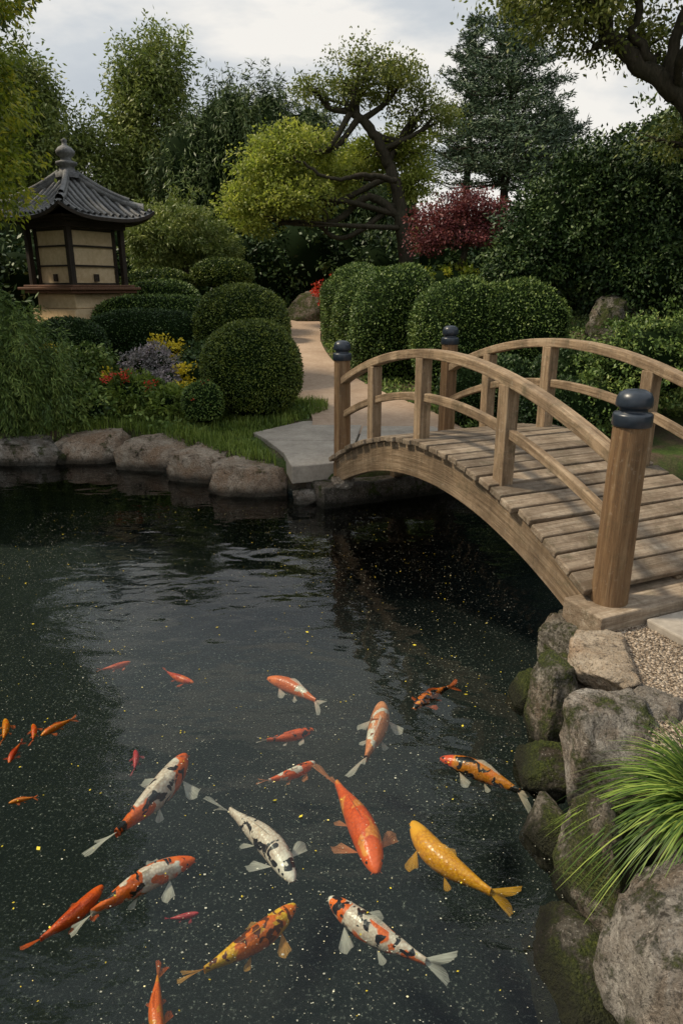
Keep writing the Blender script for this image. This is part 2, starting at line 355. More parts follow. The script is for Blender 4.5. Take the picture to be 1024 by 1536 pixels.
for side,(w,dh,nm) in enumerate(((0,0,'near_side'),(1.2,.07,'far_side'))):
    rz=lambda s,dh=dh:1.22+.41*arc(s)+dh*(1-s*.8)
    qm=QM(); ss=np.linspace(.012,.988,41)
    sweep(qm,ss,w-.045,w+.045,rz,-.035,.035,.72)
    sweep(qm,ss,w-.024,w+.024,rz,-.36,-.295,.6)
    qm.build('rail_'+nm,[M_wood],BR,.008)
    qm=QM()
    for s in (.195,.425,.72):
        box(qm,bp(s,w,0),E,Nn,UP,(-.052,-.046,dz(s)-.03),(.052,.046,rz(s)-.03),R.uniform(.4,.8),0,along=2)
    qm.build('balusters_'+nm,[M_wood],BR,.007)
    for s in (0,1):
        qm=QM(); b=bp(s,w,0); zt=1.47+(dh*1.6 if s==0 else 0); z0=.30 if s==0 else .465
        r=.095 if s==1 else .088
        lathe(qm,b,[(r*1.04,z0),(r*1.02,z0+.05),(r,z0+.3),(r*.94,zt-.05),(r*.9,zt)],14 if s else 8,.55,0,bool(s),.39+math.atan2(E[1],E[0])-math.pi/8 if not s else 0)
        c=[(r*.98,zt-.035),(r*1.03,zt-.03),(r*1.03,zt+.02),(r*.98,zt+.03),(r*.72,zt+.035),(r*.72,zt+.055),(r*.92,zt+.062),(r*.95,zt+.075),(r*.92,zt+.105),(r*.8,zt+.13),(r*.5,zt+.145),(.001,zt+.15)]
        lathe(qm,b,c,24,.5,1)
        qm.build('newel_post',[M_woodn,M_cap],BR)
qm=QM(); box(qm,bp(1.,.6,0),E,Nn,UP,(-.13,-.80,.315),(.16,1.0,.468),.85,0,along=1)
qm.build('sill_beam',[M_woodp],BR,.01)
qm=QM(); box(qm,bp(1.,.6,0),E,Nn,UP,(.175,-.50,.28),(.50,1.2,.415),.6,0,along=1); qm.build('step_slab',[M_slab],BR,.01)
qm=QM(); box(qm,bp(0.,.6,0),E,Nn,UP,(-.45,-.85,-.5),(.12,.9,.215),.5,0,along=1); qm.build('stone_footing',[M_found],BR,.02)
qm=QM(); box(qm,bp(1.,.6,0),E,Nn,UP,(-.28,-.7,-.5),(.1,1.2,.310),.5,0,along=1); qm.build('stone_footing_near',[M_found],BR,.02)

# ---------------------------------------------------------------- slab & path
def prism(name,poly,z0,z1,mat,bev=.012,parent=None):
    n=len(poly); v=[(x,y,z0) for x,y in poly]+[(x,y,z1) for x,y in poly]
    f=[list(range(n,2*n)),list(range(n))[::-1]]+[[i,(i+1)%n,n+(i+1)%n,n+i] for i in range(n)]
    me=bpy.data.meshes.new(name); me.from_pydata(v,[],f); me.materials.append(mat); o=bpy.data.objects.new(name,me); C.objects.link(o)
    b=o.modifiers.new('b','BEVEL'); b.width=bev; b.segments=2
    if parent:o.parent=parent
    return o
SL=empty('stone_slab_landing')
prism('front_slab',[(-.50,6.76),(-.06,6.93),(.08,7.3),(-.64,7.42)],.20,.385,M_slab,.012,SL)
prism('middle_slab',[(-.645,7.435),(.09,7.315),(.16,8.0),(-.88,8.05)],.20,.38,M_slab,.012,SL)
prism('back_slab',[(-.885,8.065),(.165,8.015),(.3,9.3),(-.25,9.6),(-1.1,8.5)],.22,.383,M_slab,.012,SL)
prism('side_slab',[(.10,7.22),(1.4,7.66),(1.35,8.5),(1.0,9.5),(.32,9.29)],.22,.379,M_slab,.012,SL)
cl=spline([(.6,8.6,1.0),(.42,9.6,.85),(-.05,11,.68),(-.5,12.6,.62),(-.85,14.5,.6),(-1.1,17,.6),(-1.2,19.5,.65),(-1.5,22,.8),(-2.8,24,.8),(-5,25,.8)],10)
ctr=cl[:,:2];T=unit(np.gradient(ctr,axis=0));Sd=np.stack([T[:,1],-T[:,0]],-1)
k=np.linspace(-1,1,9); V=ctr[:,None]+Sd[:,None]*(cl[:,2,None]*k)[...,None]
zz=g(V[...,0],V[...,1])+.022; i=np.arange(zz.size).reshape(zz.shape)
qm=QM(); qm.add(np.concatenate([V,zz[...,None]],-1),np.stack([i[:-1,:-1],i[:-1,1:],i[1:,1:],i[1:,:-1]],-1),sm=True); qm.build('garden_path',[M_path])
gx=np.linspace(1.0,4.2,130); gy=np.linspace(-.5,3.95,150); GX,GY=np.meshgrid(gx,gy)
m,nt,out=mk('gravel_bed'); p=pos(nt); vo=N(nt,'TexVoronoi',{'Vector':p,'Scale':85.}); 
col=ramp(nt,N(nt,'SeparateColor',{0:vo.outputs['Color']}).outputs[0],[(.1,(.15,.11,.075)),(.5,(.29,.23,.17)),(.9,(.44,.37,.29))])
princ(nt,out,col,.9,.15,bump(nt,math_(nt,'SUBTRACT',1.,vo.outputs['Distance']),1.,.02))
zz=g0(GX,GY)+.022; i=np.arange(zz.size).reshape(zz.shape)
ok=(sdist(GX,GY)>.09)
qd=np.stack([i[:-1,:-1],i[:-1,1:],i[1:,1:],i[1:,:-1]],-1).reshape(-1,4); qd=qd[ok.ravel()[qd].all(1)]
qm=QM(); qm.add(np.stack([GX,GY,zz],-1),qd,sm=True); qm.build('gravel_ground',[m])
def pebbles(name,P,s,mat):
    n=len(P); c=np.array([[a,b,d] for d in(-1,1) for b in(-1,1) for a in(-1,1)],float)*.6
    v=c[None]*(1+.25*R.normal(size=(n,8,3)))*s[:,None,None]*R.uniform(.6,1.2,(n,1,3))
    a=R.uniform(0,6.28,n); x=v[...,0]*np.cos(a)[:,None]-v[...,1]*np.sin(a)[:,None]; y=v[...,0]*np.sin(a)[:,None]+v[...,1]*np.cos(a)[:,None]
    v=np.stack([x,y,v[...,2]*.7],-1)+P[:,None]
    f=np.array([[0,2,3,1],[4,5,7,6],[0,1,5,4],[2,6,7,3],[0,4,6,2],[1,3,7,5]])
    qm=QM(); qm.add(v.reshape(-1,3),(f[None]+8*np.arange(n)[:,None,None]).reshape(-1,4),np.repeat(R.random(n),8),sm=True); return qm.build(name,[mat])
m,nt,out=mk('gravel_stone'); princ(nt,out,ramp(nt,attr(nt,'tint').outputs['Fac'],[(0.,(.13,.10,.07)),(.5,(.30,.235,.175)),(1.,(.52,.44,.35))]),.85,.2)
n=11000; px=R.uniform(1.12,2.6,n);py=R.uniform(1.3,3.85,n); k=sdist(px,py)>.07; px,py=px[k],py[k]
pebbles('gravel',np.stack([px,py,g0(px,py)+.024],-1),R.uniform(.005,.011,len(px)),m)

# ---------------------------------------------------------------- boulders
kw=dict(sq=.5,top=.62,npl=9,cut=(.72,.95))
for c,r,s,mt in [((-4.95,8.42,.07),(.58,.38,.30),11,M_rockB),((-4.02,8.58,.08),(.56,.36,.31),12,M_rockB),((-3.12,8.74,.12),(.52,.36,.34),13,M_rockA),((-2.20,8.38,.13),(.56,.40,.33),14,M_rockA),
          ((-1.55,7.82,.11),(.46,.34,.31),15,M_rockA),((-.93,7.25,.11),(.50,.30,.31),16,M_rockA),((-5.9,8.0,.1),(.5,.4,.3),20,M_rockB)]:
    boulder(c,r,s,mt,**kw)
for a in [((-.36,6.82,.02),(.17,.13,.12),17,M_rockB),((.0,6.62,.265),(.13,.10,.06),18,M_rockB),
          ((-2.66,8.68,.02),(.24,.2,.24),19,M_rockM),((-1.92,8.02,.02),(.2,.16,.2),21,M_rockM),((-3.58,8.5,.0),(.2,.16,.16),22,M_rockB),((-1.2,7.35,-.02),(.16,.14,.13),23,M_rockB),
          ((1.27,3.50,.08),(.24,.24,.30),31,M_rockM),((1.30,3.02,.31),(.20,.31,.14),32,M_rockP,5,'boulder',.15),((1.07,2.98,.10),(.17,.24,.29),33,M_rockM),((1.16,2.48,.14),(.30,.30,.33),34,M_rockB),
          ((.92,1.98,.10),(.18,.28,.33),35,M_rockM),((1.05,1.50,.13),(.29,.32,.37),36,M_rockB),((.76,1.60,-.04),(.15,.30,.17),37,M_moss),((1.42,2.62,.27),(.16,.2,.15),38,M_rockB),
          ((1.38,1.22,.25),(.3,.25,.24),39,M_rockB),((.8,.95,.1),(.25,.3,.3),40,M_rockB),((1.6,3.95,.05),(.22,.18,.24),41,M_rockM),((3.1,4.45,.1),(.4,.3,.3),42,M_rockB),
          ((1.0,3.25,.0),(.13,.15,.15),45,M_moss),((.93,2.62,-.0),(.14,.2,.16),46,M_moss),((.83,2.28,-.01),(.12,.17,.15),47,M_rockM),
          ((1.9,7.35,.1),(.35,.25,.28),43,M_rockB),((2.8,7.4,.1),(.4,.3,.3),44,M_rockB)]:
    boulder(*a)
boulder((-.9,21.5,1.5),(.8,.5,.75),51,M_rockM,4,'rockery_stone'); boulder((.3,22,1.4),(.7,.5,.6),52,M_rockM,4,'rockery_stone')
boulder((4.1,11.1,1.15),(.36,.4,.85),53,M_rockM,4,'standing_stone'); boulder((4.75,11.3,1.05),(.36,.4,.7),54,M_rockM,4,'standing_stone')

# ---------------------------------------------------------------- grass
def blades(qm,B,ang,L,out_,W,t,m=0,k=5):
    n=len(B); d=np.stack([np.cos(ang),np.sin(ang),0*ang],-1); s=np.stack([-np.sin(ang),np.cos(ang),0*ang],-1); V=[]
    for j in range(k+1):
        u=j/k; c=B+d*(L*out_*u**1.4)[:,None]; c[:,2]+=L*(1.05*u-(.25+.85*out_)*u*u*np.clip(out_*1.3,.2,1.35)); w=(W*(1-u)**.6*.5+.0003)[:,None]
        V+= [c-s*w, c+s*w]
    V=np.stack(V,1); f=np.array([[2*j,2*j+1,2*j+3,2*j+2] for j in range(k)])
    qm.add(V.reshape(-1,3),(f[None]+(2*k+2)*np.arange(n)[:,None,None]).reshape(-1,4),np.repeat(t,2*k+2),np.zeros((n*(2*k+2),3)),m,True)
def tuft(name,c,n,L,W,spread,mat):
    qm=QM(); a=R.uniform(0,6.28,n); r=spread*R.random(n)**.6; B=np.array(c)+np.stack([np.cos(a)*r,np.sin(a)*r,0*a],-1)
    blades(qm,B,a+R.normal(size=n)*.5,L*R.uniform(.5,1.1,n),np.clip(.28+.75*r/spread+R.normal(size=n)*.18,.05,1.05),W*R.uniform(.7,1.2,n),np.clip(R.random(n)**1.3*.85+.05,0,1),0,7); return qm.build(name,[mat])
tuft('ornamental_grass',(1.28,1.92,.37),1300,.42,.0095,.11,M_grass2)
tuft('ornamental_grass',(1.55,1.60,.34),700,.42,.009,.10,M_grass2)
n=34000; x=R.uniform(-4.2,-.2,n); y=R.uniform(7.2,10.4,n)
k=(sdist(x,y)>.02)&~((x>-1.1)&(y<8.2)&(x>-.62-(y-7.0)*.36))&~((x>-1.15+(y-8.3)*.62)&(y>=8.2))&~((x<-2.9)&(y>9.3))
x,y=x[k],y[k]; n=len(x); qm=QM()
hh=.08+.07*np.clip(snoise(np.stack([x,y,x*0],-1)*2.5,5)+.5,0,1.5)
blades(qm,np.stack([x,y,g(x,y)-.01],-1),R.uniform(0,6.28,n),hh*R.uniform(.7,1.4,n),R.uniform(.1,.7,n),np.full(n,.011),np.clip(.5*R.random(n)+.5*(.5+.5*snoise(np.stack([x,y,x*0],-1)*3,8)),0,1),0,3)
qm.build('lawn_grass',[M_grass])
n=60000; x=R.uniform(-7,6.5,n); y=8.6+R.random(n)**1.3*12
pc=np.interp(y,cl[:,1],cl[:,0]); pw=np.interp(y,cl[:,1],cl[:,2]); k=(sdist(x,y)>.15)&~((x>-1.3)&(x<1.4)&(y<9.4))&(np.abs(x-pc)>pw+.03)
x,y=x[k],y[k]; n=len(x); qm=QM()
t=np.clip(.5*R.random(n)+.5*(.5+.6*snoise(np.stack([x,y,x*0],-1)*1.7,9)),0,1); hz=.10*R.random(n)*(1+snoise(np.stack([x,y,x*0],-1)*1.2,4)).clip(0.1,2)
leaves(qm,np.stack([x,y,g(x,y)+hz],-1),unit(R.normal(size=(n,3))+np.array([0,0,.4])),.06*R.uniform(.7,1.5,n),.035,t,0)
qm.build('ground_cover_plants',[M_hedge2])

# ---------------------------------------------------------------- topiary and hedges
hedge('topiary_ball',(-1.22,9.6,1.03),(.68,.68,.66),M_hedge,4200,.030,.017,2.15,.03)
hedge('topiary_ball',(-1.66,12.0,1.42),(.80,.8,.74),M_hedge,3000,.036,.020,2.2,.035)
hedge('topiary_ball',(-1.77,8.85,.70),(.27,.27,.27),M_hedge2,3500,.03,.018,2.1,.04,extra=(M_flowR,22))
hedge('topiary_ball',(-4.2,11.0,1.28),(.58,.5,.38),M_shrubdk,2600,.036,.02,2.2,.04)
hedge('cloud_pruned_topiary',(-2.75,17,2.40),(.72,.6,.34),M_hedge,1700,.05,.03,2.2,.04,trunk=True)
hedge('clipped_hedge',(-3.25,12.1,1.22),(1.05,.55,.52),M_shrubdk,2300,.038,.022,3.2,.04)
hedge('clipped_hedge',(-3.5,13.5,1.55),(1.1,.5,.42),M_hedge2,1800,.045,.026,2.6,.04)
hedge('clipped_hedge',(-3.75,15.2,1.85),(.75,.5,.40),M_hedge2,1700,.05,.03,2.5,.04)
hedge('clipped_hedge',(-4.3,17,2.1),(.85,.6,.42),M_hedge,1500,.05,.03,2.4,.04)
hedge('clipped_hedge',(-2.35,13.9,1.5),(.6,.5,.4),M_hedge,1700,.045,.026,2.4,.04)
hedge('rounded_hedge',None,None,M_hedge2,1700,.045,.026,2.35,.07,parts=[((.45,17.2,1.6),(.95,1.7,.98)),((.75,14.8,1.5),(.9,1.4,1.0)),((1.0,12.9,1.45),(.85,1.1,1.02))])
hedge('rounded_hedge',None,None,M_hedge2,2100,.040,.023,2.35,.07,parts=[((1.85,11.3,1.28),(.78,.85,.95)),((2.7,11.2,1.3),(.8,.8,.95))])
hedge('low_hedge',None,None,M_shrubdk,1700,.045,.026,2.3,.06,parts=[((2.0,9.3,.75),(.7,.6,.5)),((3.1,9.0,.85),(.7,.6,.55)),((2.6,8.2,.7),(.5,.45,.4))])
def shrub(name,lobes,nc,nl,cr,L,W,mats,mi=0,core=True,trunk=None,**kw):
    qm=QM(); foliage(qm,lobes,nc,nl,cr,L,W,0,**kw)
    if core:
        for i,l in enumerate(lobes): blob(qm,l[:3],np.array(l[3:6])*.72,2,.5,1,.12,i+3,24)
    if trunk is not None:
        base,top,r=trunk; tube(qm,spline([base,(np.array(base)+np.array(top))/2+R.normal(size=3)*.15,top],6),np.linspace(r,r*.6,13),9,.5,2,.03); branches(qm,top,lobes,r*.5,4,2)
    return qm,[mats,M_dark,M_bark]
def B(t,name): t[0].build(name,t[1])
B(shrub('s',[(-3.75,10.0,.95,.5,.45,.4),(-3.4,9.1,.62,.4,.3,.25)],300,34,.09,.065,.035,M_hedge2),'garden_shrub')
B(shrub('s',[(-2.9,9.5,.72,.42,.35,.26),(-2.3,9.3,.65,.3,.3,.2)],260,36,.08,.075,.03,M_grass),'garden_shrub')
B(shrub('s',[(-2.75,10.2,1.0,.42,.35,.32),(-2.5,9.85,.82,.25,.25,.2)],230,40,.06,.045,.022,M_flowP),'silver_foliage_shrub')
B(shrub('s',[(-2.0,10.3,.8,.45,.35,.35),(-2.2,11,.9,.4,.35,.4)],180,34,.09,.06,.035,M_shrubdk),'garden_shrub')
B(shrub('s',[(-2.75,11.2,1.18,.30,.2,.2),(-2.28,10.05,.92,.2,.16,.13),(-3.15,9.6,.92,.12,.1,.08),(-4.3,10.4,1.2,.14,.14,.1),(-2.15,9.5,.78,.12,.1,.08)],100,22,.07,.05,.028,M_flowY,core=False),'yellow_flower_plant')
B(shrub('s',[(-3.0,9.35,.95,.2,.15,.08),(-2.55,9.3,.86,.15,.12,.06)],20,12,.05,.035,.025,M_flowR,core=False),'red_flower_plant')
B(shrub('s',[(-.35,20.6,1.9,.5,.3,.3),(.1,20.8,2.3,.3,.3,.2)],60,22,.09,.08,.05,M_flowR,core=False),'red_azalea')
B(shrub('s',[(2.3,16.6,2.1,1.2,.6,.5)],100,40,.12,.09,.05,M_yel),'yellow_shrub')
B(shrub('s',[(3.6,8.4,1.25,.75,.6,.55),(4.4,8.6,1.35,.8,.7,.65),(3.0,8.1,.8,.4,.4,.35)],620,44,.10,.05,.026,M_hedge2),'garden_shrub')
B(shrub('s',[(3.5,12,2.9,.95,.9,1.0),(4.5,12,3.2,1.1,1,1.15),(5.6,11.8,3.2,1.2,1,1.3),(3.0,12,2.4,.6,.6,.6),(4.9,11.5,2.3,1.1,.8,.7),(6.6,11.5,2.8,1.1,1,1.5),(3.9,11.7,3.6,.7,.6,.6)],2600,52,.17,.065,.034,M_shrubdk,trunk=((4.5,12,.8),(4.4,12,2.2),.14)),'camphor_tree')
qm=QM(); foliage(qm,[(-4.1,8.75,1.15,.7,.5,.75),(-4.8,8.8,1.4,.8,.5,.9),(-3.75,8.9,.8,.45,.4,.45)],1100,50,.09,.075,.012,0,1.1,(.6,.6,1.9)); 
blob(qm,(-4.3,8.95,1.0),(.5,.3,.5),2,.5,1,.1,2,20)
qm.build('weeping_shrub',[M_hedge2,M_dark])

# ---------------------------------------------------------------- trees
def tree(name,base,trunk,rad,sets,tw=4,bark=None,sag=.1):
    qm=QM(); mats=[bark or M_bark]; p=spline([base]+trunk,8,.015); tube(qm,p,np.linspace(rad,rad*.45,len(p)),10,.5,0,.05)
    for lobes,nc,nl,cr,L,W,mat,kw in sets:
        mats.append(mat); mi=len(mats)-1
        for l in lobes:
            c=np.array(l[:3]); d=np.linalg.norm(p-c,axis=1)+.6*np.clip(p[:,2]-c[2]+.1,0,9); j=int(np.argmin(d)); branches(qm,p[j],[l],rad*.38,tw,0,sag)
        foliage(qm,lobes,nc,nl,cr,L,W,mi,**kw)
    return qm,mats
lime=[(-1.9,19.8,5.0,.95,.9,.6),(-.9,19.8,5.6,.95,.9,.5),(-1.1,19.6,4.3,1.1,.9,.5),(-2.6,19.8,4.2,.7,.7,.5),(-.2,20.6,4.9,.9,.8,.5),(1.7,20.6,5.7,.8,.8,.5),(2.0,20.6,4.8,.6,.8,.5),(.9,20.8,5.5,.8,.7,.5),(-2.2,19.7,3.7,.5,.5,.35),(-1.7,19.8,5.6,.6,.5,.4)]
upc=[(.9,20,6.95,1.1,1.1,.5),(0,20,6.8,.8,.8,.36),(2.0,20,6.5,.85,.8,.42),(.5,19.7,7.45,.7,.7,.32),(1.5,19.8,7.2,.7,.7,.32),(2.6,20,6.2,.45,.5,.3),(-.7,20,6.9,.4,.5,.25)]
qm,mt=tree('t',(1.95,20,.9),[(1.85,20,2.2),(1.62,20,3.6),(1.5,20,4.4),(1.2,20,5.2),(.8,19.9,5.9),(.25,19.9,6.35)],.23,[(lime,600,58,.27,.095,.052,M_lime,dict(st=(1.15,1.15,.55),shell=.25)),(upc,260,40,.25,.085,.046,M_up,dict(st=(1.15,1.15,.6),shell=.2))],6,None,.25)
tube(qm,spline([(1.55,20,3.9),(.7,19.9,4.35),(-.2,19.8,3.75),(-1.1,19.7,3.9)],7,.02),np.linspace(.13,.05,22),8,.5,0)
tube(qm,spline([(1.4,19.5,4.7),(.6,19.3,4.8),(-.3,19.1,4.7),(-1.2,19.0,5.2)],7,.02),np.linspace(.08,.03,22),8,.5,0)
tube(qm,spline([(1.2,20,5.2),(1.6,20,5.9),(2.1,20,6.4)],7,.02),np.linspace(.08,.03,15),8,.5,0)
qm.build('leaning_maple_tree',mt)
red=[(2.2,17,3.6,.6,.6,.34),(2.9,17,3.85,.7,.6,.36),(3.5,17,3.6,.55,.6,.34),(2.6,16.8,3.2,.7,.6,.3),(1.95,17,3.1,.45,.5,.3),(3.3,17,3.2,.5,.5,.26)]
B(tree('t',(2.4,17,.8),[(2.45,17,1.8),(2.7,17,2.5),(2.9,17,3.1)],.13,[(red,280,44,.2,.065,.036,M_red,dict(shell=.2,st=(1.2,1.2,.5)))],4),'red_maple_tree')
wk=dict(st=(.6,.6,2.2),droop=1.1,shell=.6)
w1=[(-5.0,26,5.0,1.4,1.3,2.5),(-3.7,26,6.0,1.4,1.4,2.5),(-2.5,26,6.2,1.4,1.4,2.3),(-1.3,26,5.8,1.3,1.3,2.3),(-.2,26.5,5.0,1.1,1.2,2.2),(.6,26.5,4.0,1.2,1.2,1.8)]
qm=QM(); foliage(qm,w1,1400,60,.26,.20,.04,0,**wk)
for i,l in enumerate(w1): blob(qm,l[:3],np.array(l[3:6])*.8,2,.5,1,.15,i,24)
tube(qm,[(-2.6,26,1),(-2.6,26,3),(-2.5,26,6)],[.4,.3,.15],8,.5,2); qm.build('weeping_willow_tree',[M_willow,M_dark,M_bark])
for L_ in ([(-6.9,28,7.6,1.4,1.3,2.3),(-6.3,28,9.4,.95,1,1.3),(-7.9,28,6.4,1.3,1.2,2.0),(-7.4,28,9.0,.7,.8,1.1),(-5.9,28,6.3,1,1,1.5)],[(-10.1,27,6.8,1.5,1.4,2.0),(-8.9,27.5,5.6,1.3,1.3,1.9),(-11.6,27,7.6,1.7,1.5,2.5),(-10.6,27,8.6,.8,.8,1.1)],
           [(-13.5,26,8.4,2.2,1.5,3.0),(-12.6,25,6.5,1.5,1.4,2.3)]):
    b=L_[0]; B(tree('t',(b[0],b[1],1.2),[(b[0]+.2,b[1],3),(b[0],b[1],b[2])],.28,[(L_,540,60,.36,.16,.065,M_bgl,dict(shell=.35,st=(.9,.9,1.1),droop=.6))],5),'tall_garden_tree')
B(tree('t',(-3.9,18.5,.9),[(-3.9,18.5,2),(-3.9,18.5,3)],.12,[([(-3.9,18.5,3.4,.9,.8,.85),(-3.2,18.6,2.9,.7,.7,.7),(-4.7,18.5,3.2,.7,.7,.8)],460,56,.16,.11,.03,M_bgl,dict(droop=.5,shell=.4))],4),'feathery_tree')
qm=QM(); lb=[(x,22.8+R.uniform(-1,1.2),2.3+R.uniform(-.2,.5),1.4,1.1,1.5) for x in np.arange(-12,1.6,1.2)]+[(x,19.8+R.uniform(-.5,1),2.4,1.3,1.,1.5+R.uniform(0,.4)) for x in np.arange(3.2,12,1.3)]+[(-6.9,15.6,1.9,1,.8,1.0),(-8,14.5,2.0,1.2,1,1.3),(-6.4,13.2,1.5,.8,.6,.6)]
foliage(qm,lb,2000,40,.28,.14,.07,0); 
for i,l in enumerate(lb): blob(qm,l[:3],np.array(l[3:6])*.82,2,.5,1,.15,i,20)
qm.build('background_shrubbery',[M_shrubdk,M_dark])
qm=QM(); lb=[]
for x in np.arange(-46,46,3.2):
    h=7.2 if x<-2 else 4.6; lb.append((x+R.normal(),38+R.uniform(-2,4),h*.62+R.uniform(-.5,1.4),2.6,2,h*.62+R.uniform(-.4,1.2)))
for y in np.arange(-10,36,3.6):
    for sx in (-1,1): lb.append((sx*(19+R.uniform(-1,4)),y,5+R.uniform(-1,1.5),2.4,2.6,5))
foliage(qm,lb,2200,36,.7,.38,.19,0,shell=.7)
for i,l in enumerate(lb): blob(qm,l[:3],np.array(l[3:6])*.85,2,.5,1,.15,i,18)
qm.build('distant_trees',[M_bg,M_dark])
def fir(name,base,h,rb,z0,n=150,mat=M_fir,yy=0):
    qm=QM(); b=np.array(base,float); tube(qm,[b,b+[0,0,h*.5],b+[.05,0,h]],[.2,.12,.02],8,.5,1)
    for i in range(n):
        u=(i+.5)/n; z=b[2]+h-(h-z0)*(u**.9)+R.normal()*.12; rl=(rb*(u**.7)+.15)*R.uniform(.35,1.3); a=i*2.399+R.normal()*.3
        d=np.array([math.cos(a),math.sin(a),0]); o=np.array([b[0],b[1],z]); k=int(60+110*rl)
        tt=R.random(k)**.65; lift=.34*rl*R.uniform(.6,1.3); P=o+d*(tt*rl)[:,None]; P[:,2]+=lift*tt**2-.16*rl*tt
        s=np.array([-d[1],d[0],0]); sp=(.36*rl*(1-tt)*tt*2+.07)
        P=P+s*(R.normal(size=k)*sp)[:,None]; P[:,2]+=R.normal(size=k)*.05
        D=unit(d*.6+R.normal(size=(k,3))*.5+np.array([0,0,.15])+s*(R.choice([-1,1],k)*.5)[:,None])
        leaves(qm,P,D,.15*R.uniform(.7,1.3,k),.036,np.clip(R.random()*.5+R.random(k)*.5,0,1),0)
        tube(qm,[o,o+d*rl*.6+[0,0,-.03*rl],o+d*rl+[0,0,.14*rl]],[.03,.02,.006],4,.5,1)
    qm.build(name,[mat,M_bark])
fir('fir_tree',(5.15,24,1.2),9.5,2.5,4.0,170)
fir('fir_tree',(4.2,25.5,1.2),9.0,1.5,4.6,85)
fir('fir_tree',(6.8,25,1.2),6.4,1.6,4,80)
o1=[(2.75,10,5.25,.6,.6,.3),(3.4,10.2,5.75,.7,.7,.35),(4.3,10,6.0,.9,.8,.5),(2.3,10,5.6,.5,.5,.3),(2.9,9.9,5.6,.6,.5,.3),(3.2,10.1,5.0,.4,.4,.2),(4.9,9.5,5.5,.7,.8,.4),(3.2,9,6.6,1.1,1.,.6),(4.8,9,7.3,1.3,1.2,.8),(6.2,10,6.6,1.3,1.2,.9),(2.2,8.6,6.7,.9,.8,.5),(5.8,8,8.2,1.4,1.3,.9),(3.9,10.5,5.3,.5,.5,.2),(5.0,10.5,4.8,.5,.5,.3),(4.5,10.6,4.1,.5,.4,.3),(4.1,10.4,4.9,.4,.3,.25)]
qm,mt=tree('t',(5.9,10.5,.8),[(5.6,10.4,2.4),(5.0,10.2,3.7),(4.35,10,4.35),(3.75,10,4.75),(3.3,10,5.1),(3.08,10,5.6)],.17,[(o1,1100,50,.21,.065,.034,M_up,dict(shell=.25,st=(1.2,1.2,.6)))],6)
tube(qm,spline([(4.1,10,4.55),(4.15,9.9,5.2),(4.5,9.8,6.0),(5,9.2,7)],7,.02),np.linspace(.08,.04,22),8,.5,0)
tube(qm,spline([(3.9,10,4.7),(3.6,9.9,5.2),(3.7,9.8,5.8),(3.4,9.2,6.5)],7,.03),np.linspace(.06,.03,22),8,.5,0)
tube(qm,spline([(4.4,10,4.3),(4.7,9.9,4.9),(4.6,9.8,5.6)],7,.03),np.linspace(.06,.03,15),8,.5,0)
qm.build('overhanging_oak_tree',mt)
o2=[(6.2,17.5,3.9,1.5,1.3,1.3),(7.8,17.5,4.6,1.6,1.3,1.6),(5.2,17.6,3.3,1.,1,1.),(9.4,17,5,1.8,1.5,2)]
qm=QM(); foliage(qm,o2,900,46,.26,.12,.06,0,shell=.6); [blob(qm,l[:3],np.array(l[3:6])*.78,2,.5,1,.15,i,22) for i,l in enumerate(o2)]; tube(qm,[(7,17.5,.9),(7,17.5,4)],[.2,.12],8,.5,2)
qm.build('broadleaf_tree',[M_bg,M_dark,M_bark])
ly=[(-4.5,9.3,5.2,.85,.9,.8),(-4.35,9.2,4.3,.75,.8,.7),(-4.5,9.3,3.4,.7,.8,.6),(-4.6,9,6.4,1.2,1.2,1.0),(-5.4,9,7.6,1.5,1.5,1.2),(-5.5,9,5.2,1.0,1,1.6),(-5.4,9,3.4,.9,.9,.9),(-4.3,8.7,7.6,1,1,.8),(-6.6,7.5,6.5,1.4,1.5,2)]
B(tree('t',(-5.2,9.5,.5),[(-5.1,9.5,2.5),(-4.9,9.4,4.2),(-5,9.2,6.5)],.15,[(ly,1150,56,.17,.085,.03,M_yel,dict(shell=.35,droop=.7)),(ly[3:],400,56,.2,.09,.035,M_bgl,dict(shell=.35,droop=.7))],5),'bamboo_leaved_tree')
B(tree('t',(-6.8,12.5,.8),[(-6.8,12.5,3),(-6.9,12.5,6)],.22,[([(-6.8,12.5,5.4,1.3,1.3,1.5),(-6.2,12.8,6.6,1.,1.,1.0),(-7.6,12,7,1.8,1.8,1.8),(-7.3,12,4,1.2,1.2,1.2)],700,56,.24,.12,.05,M_bg,dict(shell=.4,droop=.5))],5),'garden_tree')

# ---------------------------------------------------------------- pagoda
PG=empty('garden_pagoda'); PG.location=(-5.02,14.0,0); PG.rotation_euler=(0,0,math.radians(-33))
m_tile=flat_mat('roof_tile',(.06,.063,.068),(.26,.26,.26),26,.6,.35,.8,.015)
m_pl=flat_mat('cream_plaster',(.48,.35,.20),(.72,.58,.38),12,.85,.2,.3,.006)
m_dw=wood_mat('dark_timber',(.018,.014,.011),(.04,.03,.023),(.07,.055,.042),.2)
m_rw=wood_mat('red_brown_timber',(.12,.05,.03),(.22,.11,.065),(.3,.16,.10),.4)
RH=1.06; zE=3.28; Ht=.80
def rp(f,r,t):
    x=r*RH*t; y=-r*RH; z=zE+Ht*(1-r)**1.35+.20*np.abs(t)**3*r**2.5
    a=f*math.pi/2; return np.stack([x*math.cos(a)-y*math.sin(a),x*math.sin(a)+y*math.cos(a),z+0*x],-1)
qm=QM()
